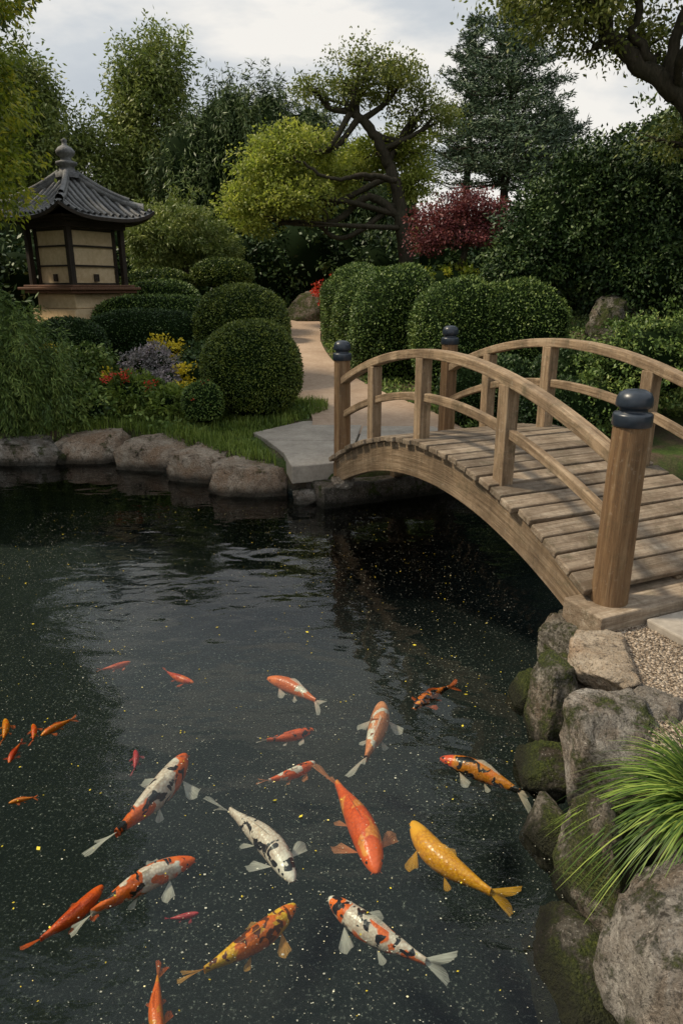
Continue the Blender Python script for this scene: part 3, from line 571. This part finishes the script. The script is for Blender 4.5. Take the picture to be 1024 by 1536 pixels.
for f in range(4):
    r,t=np.meshgrid(np.linspace(.04,1,14),np.linspace(-1,1,17),indexing='ij'); i=np.arange(r.size).reshape(r.shape)
    q=np.stack([i[:-1,:-1],i[:-1,1:],i[1:,1:],i[1:,:-1]],-1); v=rp(f,r,t).reshape(-1,3)
    qm.add(v,q,m=0,sm=True); qm.add(v-[0,0,.06],q,m=1,sm=True)
    tt=np.linspace(-1,1,17); a=rp(f,1.+0*tt,tt); b=a-[0,0,.06]; v=np.concatenate([a,b]); k=np.arange(16); qm.add(v,np.stack([k,k+1,k+18,k+17],-1),m=1)
    for x0 in np.arange(-.98,.99,.14):
        rr=np.linspace(max(abs(x0)/RH,.06),1.02,17); tube(qm,rp(f,rr,x0/RH/rr)+[0,0,.018],.033*(1+.12*(np.arange(17)%2)),8,.5,0,.03)
        e=rp(f,np.array([1.02]),np.array([x0/RH/1.02]))[0]; lathe(qm,e+[0,0,-.02],[(.0,-.03),(.045,-.028),(.05,0),(.045,.028),(.0,.03)],8,.5,0)
    rr=np.linspace(.1,1.04,12); P=rp(f,rr,1.+0*rr)+[0,0,.06]; P[-1,2]+=.06;P[-2,2]+=.025
    tube(qm,P,np.concatenate([np.linspace(.055,.07,10),[.09,.075]]),8,.5,0,.03); tube(qm,P[:8]+[0,0,.07],.05,6,.5,0)
lathe(qm,(0,0,0),[(.22,4.00),(.22,4.08),(.15,4.11),(.13,4.20),(.19,4.23),(.19,4.27),(.09,4.30),(.10,4.35),(.16,4.40),(.17,4.45),(.12,4.51),(.05,4.55),(.04,4.60),(.055,4.63),(.0,4.67)],16,.5,0)
qm.build('tiled_roof',[m_tile,m_dw],PG)
I=np.eye(3); qm=QM()
def bx(lo,hi,t=.5,m=0,al=0): box(qm,(0,0,0),I[0],I[1],I[2],lo,hi,t,m,along=al)
for sx in (-1,1):
    for sy in (-1,1): bx((sx*.59-.045,sy*.59-.045,2.14),(sx*.59+.045,sy*.59+.045,3.12),al=2)
bx((-.66,-.66,3.122),(.66,.66,3.22)); bx((-.78,-.78,3.222),(.78,.78,3.262)); bx((-.88,-.88,3.264),(.88,.88,3.30))
for f in range(4):
    a=f*math.pi/2; ax=np.array([math.cos(a),math.sin(a),0]); ay=np.array([-math.sin(a),math.cos(a),0])
    for z in (2.145,2.46,2.80,3.08): box(qm,(0,0,0),ax,ay,UP,(-.49,-.525,z),(.49,-.482,z+.03))
    for x in (-.50,.455): box(qm,(0,0,0),ax,ay,UP,(x,-.529,2.142),(x+.045,-.483,3.12))
    box(qm,(0,0,0),ax,ay,UP,(-.05,-.53,2.2),(.05,-.50,2.33))
qm.build('timber_frame',[m_dw],PG)
qm=QM(); bx((-.48,-.48,2.141),(.48,.48,3.12)); qm.build('cream_walls',[m_pl],PG)
qm=QM(); bx((-.80,-.80,2.05),(.80,.80,2.10)); bx((-.72,-.72,2.102),(.72,.72,2.14)); bx((-.74,-.74,1.99),(.74,.74,2.048)); qm.build('timber_ledge',[m_rw],PG,.01)
qm=QM(); bx((-.56,-.56,1.72),(.56,.56,1.985)); bx((-.64,-.64,1.5),(.64,.64,1.715)); bx((-.8,-.8,.5),(.8,.8,1.49)); qm.build('stone_plinth',[m_pl],PG,.015)

# ---------------------------------------------------------------- koi
def koi_mat(base,patch,spot,pt,st_,seed,head=None):
    m,nt,out=mk('koi_skin'); g_=attr(nt,'gc').outputs['Vector']; v=N(nt,'VectorMath',{0:g_,1:(seed*1.7,seed*.9,seed*2.3)},operation='ADD').outputs[0]
    n=noise_(nt,v,5.2,3,.45,.6); n2=noise_(nt,v,10,3,.45,.8); n3=noise_(nt,v,30,4,.6)
    bs=mixc(nt,math_(nt,'MULTIPLY',n3,.28),base,tuple(np.array(base)*np.array([.85,.6,.45])))
    pa=mixc(nt,math_(nt,'MULTIPLY',n3,.8),patch,tuple(np.clip(np.array(patch)*np.array([1.1,1.8,1.2]),0,1)))
    col=mixc(nt,ramp(nt,n,[(pt-.014,0.),(pt+.014,1.)]),bs,pa)
    if head is not None:
        sx=math_(nt,'ADD',N(nt,'SeparateXYZ',{0:g_}).outputs[0],math_(nt,'MULTIPLY',n2,.08)); col=mixc(nt,ramp(nt,sx,[(.165,1.),(.18,0.)]),col,head)
    col=mixc(nt,ramp(nt,n2,[(st_-.012,0.),(st_+.012,1.)]),col,spot)
    sp_=N(nt,'SeparateXYZ',{0:g_}); up_=N(nt,'MapRange',{'Value':sp_.outputs[2],'From Min':.02,'From Max':.10,'To Min':0.,'To Max':.15}).outputs[0]
    col=mixc(nt,up_,col,mixc(nt,1.,col,(.62,.5,.42),'MULTIPLY'))
    sc=N(nt,'Mapping',{'Vector':g_,'Scale':(48,48,48)}).outputs[0]; vo=N(nt,'TexVoronoi',{'Vector':sc,'Scale':1.}).outputs[0]
    body=ramp(nt,sp_.outputs[0],[(.16,0.),(.2,1.)])
    col=mixc(nt,math_(nt,'MULTIPLY',math_(nt,'MULTIPLY',vo,.7),body),col,(.45,.25,.17),'MULTIPLY')
    princ(nt,out,col,.32,.5,bump(nt,vo,.3,.004)); return m
def fin_mat(c,c2):
    m,nt,out=mk('koi_fin'); g_=attr(nt,'gc').outputs['Vector']; n=noise_(nt,N(nt,'Mapping',{'Vector':g_,'Scale':(2,45,45)}).outputs[0],1.,2)
    sx=N(nt,'SeparateXYZ',{0:g_}).outputs[0]
    col=mixc(nt,sx,c2,c); p=princ(nt,None,col,.4,.3,bump(nt,n,.6,.003)); tl=N(nt,'BsdfTranslucent',{'Color':col}); tr=N(nt,'BsdfTransparent')
    a=N(nt,'MixShader',{0:.3,1:p.outputs[0],2:tl.outputs[0]}); f=math_(nt,'ADD',math_(nt,'MULTIPLY',ramp(nt,n,[(.35,0.),(.65,1.)]),.35),math_(nt,'MULTIPLY',sx,.45))
    b=N(nt,'MixShader',{0:f,1:a.outputs[0],2:tr.outputs[0]}); nt.links.new(b.outputs[0],out.inputs[0]); return m
m_eye=flat_mat('koi_eye',(.005,.005,.005),(.01,.01,.01),30,.1,.6)
ORG=(.90,.14,.02);DOR=(.70,.075,.015);WH=(.86,.81,.72);YEL=(.94,.46,.03);BK=(.012,.012,.014);PK=(.6,.07,.09);PO=(.84,.34,.15)
def koi(h,t,bend,base,patch,spot,pt,st_,head=None,z=-.07,fin=WH,seed=0,wf=1.,tailroll=38):
    H=np.array([h[0],h[1],z]);T_=np.array([t[0],t[1],z]); L=np.linalg.norm(T_-H); d=(T_-H)/L; nrm=np.array([-d[1],d[0],0])
    def cen(s): s=np.asarray(s,float)[...,None]; return H+d*s*L+nrm*bend*L*(np.sin(np.pi*np.clip(s,0,1.1)**1.25)+.35*np.sin(2*np.pi*s))*1.0
    def fr(s):
        a=unit(cen(s+.01)-cen(s-.01)); return a,np.stack([-a[...,1],a[...,0],0*a[...,0]],-1)
    qm=QM(); st=np.array([0,.008,.025,.05,.08,.12,.16,.2,.25,.3,.36,.42,.48,.54,.6,.66,.72,.78,.83,.86])
    wp=np.interp(st,[0,.008,.025,.06,.12,.2,.3,.4,.5,.6,.7,.78,.86],[.004,.018,.031,.048,.066,.080,.088,.088,.080,.065,.044,.028,.016])*L*wf
    hp=np.interp(st,[0,.008,.025,.06,.12,.2,.3,.42,.55,.68,.78,.86],[.004,.016,.028,.045,.066,.085,.098,.098,.082,.056,.038,.034])*L*wf
    n=20; a=np.arange(n)/n*2*np.pi; c=cen(st); tg,sd=fr(st)
    ca=np.cos(a);sa=np.sin(a)
    v=c[:,None]+sd[:,None]*(wp[:,None]*np.sign(ca)*np.abs(ca)**.9)[...,None]+np.array([0,0,1.])*(hp[:,None]*sa)[...,None]
    gg=np.stack([np.repeat(st[:,None],n,1),wp[:,None]*ca/L,hp[:,None]*sa/L],-1); k=len(st); i=np.arange(k*n).reshape(k,n); j=np.roll(i,-1,1)
    qm.add(v.reshape(-1,3),np.stack([i[:-1],j[:-1],j[1:],i[1:]],-1),.5,gg,0,True)
    def fan(o,ax,sp,Ln,a0,a1,nr=9,fork=0.,nj=5,curl=0.):
        ph=np.linspace(a0,a1,nr); u=np.linspace(-1,1,nr); V=[];G_=[]
        upv=np.cross(ax,sp)
        for jj in range(nj+1):
            f=jj/nj; ln=Ln*f*(1-fork*(1-np.abs(u))**1.3)*(1-.10*np.abs(u)**4+.02*np.cos(u*18)*f)
            V.append(o+ax*(ln*np.cos(ph))[:,None]+sp*(ln*np.sin(ph))[:,None]+upv*(curl*Ln*f*f*np.sin(u*3))[:,None]); G_.append(np.stack([f+0*u,u*.5,u*0],-1))
        V=np.stack(V);G_=np.stack(G_); i=np.arange((nj+1)*nr).reshape(nj+1,nr)
        qm.add(V.reshape(-1,3),np.stack([i[:-1,:-1],i[:-1,1:],i[1:,1:],i[1:,:-1]],-1),.5,G_,1,True)
    one=lambda s:(cen(np.array([s]))[0],fr(np.array([s]))[0][0],fr(np.array([s]))[1][0])
    c0,t0,s0=one(.82); rl=math.radians(tailroll+R.uniform(-12,15)); q_=s0*math.cos(rl)+UP*math.sin(rl)
    tb=unit(t0+s0*np.sign(bend)*-.25*(abs(bend)>.02))
    fan(c0,tb,q_,L*.27,-.48,.48,15,.50,7,.14)
    for sg in (-1,1):
        c1,t1,s1=one(.23); o=c1+s1*sg*.068*L*wf-UP*.045*L*wf
        an=math.radians(50+R.uniform(-16,18)); ax=t1*math.cos(an)+s1*sg*math.sin(an)-UP*.12; sp=t1*math.sin(an)-s1*sg*math.cos(an)
        fan(o,unit(ax),sp,L*.175,-.36,.36,9,-.15,6,.12)
        c1,t1,s1=one(.50); o=c1+s1*sg*.05*L*wf-UP*.065*L*wf; an=math.radians(34+R.uniform(-8,8)); ax=t1*math.cos(an)+s1*sg*math.sin(an)-UP*.15; sp=t1*math.sin(an)-s1*sg*math.cos(an)
        fan(o,unit(ax),sp,L*.115,-.3,.3,6,-.1,4,.06)
        c1,t1,s1=one(.075); lathe(qm,c1+s1*sg*.046*L*wf+UP*.018*L*wf,[(.0001,-.010*L),(.009*L,-.005*L),(.011*L,0),(.009*L,.006*L),(.0001,.010*L)],8,.5,2)
    ds=np.linspace(.34,.64,12); cc=cen(ds); _,sd_=fr(ds); top=np.interp(ds,st,hp); hh=L*.058*np.interp(ds,[.34,.38,.5,.64],[.1,1,.75,.2])
    b0=cc+UP*(top*.93)[:,None]; lean=.6; tdir,_=fr(ds)
    b1=b0+UP*(hh*.55)[:,None]+sd_*(hh*lean)[:,None]+tdir*(hh*.7)[:,None]; V=np.concatenate([b0,b1]); k=np.arange(11)
    G_=np.concatenate([np.stack([ds*0,ds*2,ds*0],-1),np.stack([ds*0+.8,ds*2,ds*0],-1)])
    qm.add(V,np.stack([k,k+1,k+13,k+12],-1),.5,G_,1,True)
    for sg in (-1,1):
        c1,t1,s1=one(.02); tube(qm,[c1+s1*sg*.02*L,c1+s1*sg*.035*L-t1*.015*L-UP*.01*L],[.003*L,.001*L],4,.5,0)
    qm.build('koi_fish',[koi_mat(base,patch,spot,pt,st_,seed,head),fin_mat(fin,tuple(np.array(base)*.5+np.array(fin)*.5)),m_eye])
K=[((-.765,2.871),(-.984,2.269),.05,WH,ORG,BK,.48,.60,ORG,WH),
((-.587,2.214),(-.967,1.914),-.05,WH,ORG,BK,.47,.60,ORG,WH),
((-.542,2.03),(-.66,2.0),.03,PK,PK,BK,.5,.9,None,PK),
((-.947,2.157),(-1.124,1.88),.06,ORG,DOR,BK,.55,.75,None,ORG),
((-.185,2.101),(-.544,2.54),-.06,WH,WH,BK,.9,.545,None,WH),
((-.171,2.0),(-.512,1.70),.05,(.92,.22,.02),(.94,.42,.03),(.15,.04,.01),.52,.56,None,(.85,.45,.12)),
((.138,2.141),(-.054,2.74),-.04,ORG,(.92,.26,.06),BK,.58,.9,None,PO),
((.303,2.419),(.620,2.0),-.09,YEL,(.92,.34,.02),BK,.58,.9,None,YEL),
((-.047,2.03),(.345,1.73),-.04,WH,ORG,BK,.53,.56,None,WH),
((.480,2.84),(.86,2.56),.05,(.72,.28,.03),(.8,.18,.02),BK,.55,.51,(.8,.09,.02),WH),
((.225,3.318),(.097,2.76),.03,PO,WH,(.3,.1,.03),.56,.6,None,WH),
((.391,3.254),(.655,3.50),.05,(.82,.22,.03),YEL,BK,.6,.52,None,ORG),
((-.45,3.69),(-.101,3.40),.05,(.85,.2,.05),WH,BK,.56,.72,None,WH),
((-.145,3.073),(-.417,2.97),.05,ORG,DOR,BK,.5,.60,None,WH),
((-.129,2.815),(-.376,2.661),.07,ORG,WH,BK,.50,.64,None,PO),
((-1.293,3.753),(-1.456,3.65),.05,ORG,DOR,BK,.5,.9,None,ORG),
((-.858,3.518),(-1.062,3.65),.05,DOR,ORG,BK,.5,.9,None,ORG),
((-1.537,3.017),(-1.418,3.172),.04,(.9,.28,.02),ORG,BK,.5,.9,None,ORG),
((-1.62,3.115),(-1.556,2.96),.04,ORG,YEL,BK,.6,.9,None,ORG),
((-1.787,3.16),(-1.707,2.96),.04,(.9,.33,.02),ORG,BK,.6,.9,None,ORG),
((-1.604,2.805),(-1.614,2.97),.04,DOR,ORG,BK,.6,.9,None,DOR),
((-1.48,2.53),(-1.37,2.57),.04,(.9,.28,.02),ORG,BK,.6,.9,None,ORG),
((-1.058,3.0),(-1.015,2.83),.04,PK,PK,BK,.6,.9,None,PK),
((-.546,1.50),(-.618,1.75),.05,(.9,.33,.02),ORG,BK,.5,.9,None,ORG)]
for i,k in enumerate(K):
    koi(k[0],k[1],k[2],k[3],k[4],k[5],k[6],k[7],k[8],-.085 if i not in(2,22,3,12) else -.16,k[9],i*3.1+1,1.05 if i in(6,7) else 1.,)

# ---------------------------------------------------------------- floating specks and leaves
n=26000; x=R.uniform(-2.9,1.2,n); y=1.3+R.random(n)**1.15*5.2; k=(sdist(x,y)<-.03)&(R.random(n)<.5+.5*snoise(np.stack([x,y,x*0],-1)*1.2,77)); x,y=x[k],y[k]; n=len(x)
s=R.uniform(.0010,.0026,n)*(1+R.random(n)**9*1.6); a=R.uniform(0,1.57,n); qm=QM(); V=[]
for j in range(4): V.append(np.stack([x+s*np.cos(a+j*1.57),y+s*np.sin(a+j*1.57)*.8,np.full(n,.003)],-1))
qm.add(np.stack(V,1).reshape(-1,3),np.arange(4*n).reshape(n,4),np.repeat(R.random(n),4))
m,nt,out=mk('pollen'); princ(nt,out,ramp(nt,attr(nt,'tint').outputs['Fac'],[(0.,(.12,.13,.11)),(.6,(.34,.35,.29)),(.9,(.7,.7,.56)),(1.,(.85,.7,.2))]),.7,.2)
qm.build('floating_pollen',[m])
n=420; x=R.uniform(-2.8,1.1,n); y=1.4+5.2*R.random(n); k=sdist(x,y)<-.05; x,y=x[k],y[k]; n=len(x); qm=QM(); a=R.uniform(0,6.28,n)
d=np.stack([np.cos(a),np.sin(a),0*a],-1); sd=np.stack([-np.sin(a),np.cos(a),0*a+.15],-1); P=np.stack([x,y,np.full(n,.006)],-1); l=(R.uniform(.006,.013,n)+.014*(R.random(n)>.93))[:,None]
V=np.stack([P,P+.5*l*d+.3*l*sd,P+l*d,P+.5*l*d-.3*l*sd],1); V[...,2]=np.maximum(V[...,2],.004); qm.add(V.reshape(-1,3),np.arange(4*n).reshape(n,4),np.repeat(R.random(n),4)); qm.build('fallen_leaves',[M_flowY])

# ---------------------------------------------------------------- sky, sun, camera
W=bpy.data.worlds.new('World'); S.world=W; W.use_nodes=True; nt=W.node_tree; nt.nodes.clear()
out=nt.nodes.new('ShaderNodeOutputWorld'); bg=nt.nodes.new('ShaderNodeBackground')
az=math.radians(-84); el=math.radians(50)
sk=nt.nodes.new('ShaderNodeTexSky'); sk.sky_type='NISHITA'; sk.sun_disc=False; sk.sun_elevation=el; sk.sun_rotation=az
tc=N(nt,'TexCoord').outputs['Generated']; mp=N(nt,'Mapping',{'Vector':tc,'Scale':(1,1,3.2),'Rotation':(0.2,0.1,.5)}).outputs[0]
n=noise_(nt,mp,1.7,7,.55,.35)
cl_=ramp(nt,n,[(.32,(4.5,5.0,5.6)),(.5,(6.6,6.9,7.1)),(.60,(9.9,9.5,8.8))])
sky=mixc(nt,.9,sk.outputs[0],cl_)
up=N(nt,'MapRange',{'Value':N(nt,'SeparateXYZ',{0:tc}).outputs[2],'From Min':.3,'From Max':.9,'To Min':1.,'To Max':1.35}).outputs[0]
sky=N(nt,'VectorMath',{0:sky},operation='SCALE'); nt.links.new(up,sky.inputs['Scale'])
nt.links.new(sky.outputs[0],bg.inputs[0]); bg.inputs[1].default_value=.1; nt.links.new(bg.outputs[0],out.inputs[0])
sun=bpy.data.lights.new('sun','SUN'); sun.energy=4.0; sun.angle=math.radians(6); sun.color=(1,.86,.65); so=bpy.data.objects.new('sun',sun); C.objects.link(so)
to=Vector((math.sin(az)*math.cos(el),math.cos(az)*math.cos(el),math.sin(el))); so.rotation_euler=to.to_track_quat('Z','Y').to_euler(); so.location=(0,0,20)
cam=bpy.data.cameras.new('camera'); co=bpy.data.objects.new('camera',cam); C.objects.link(co); co.location=(0,0,2.1); co.rotation_euler=(math.radians(72),0,0)
cam.sensor_fit='VERTICAL'; cam.sensor_height=36; cam.lens=24.33; cam.clip_start=.05; cam.clip_end=1000; S.camera=co
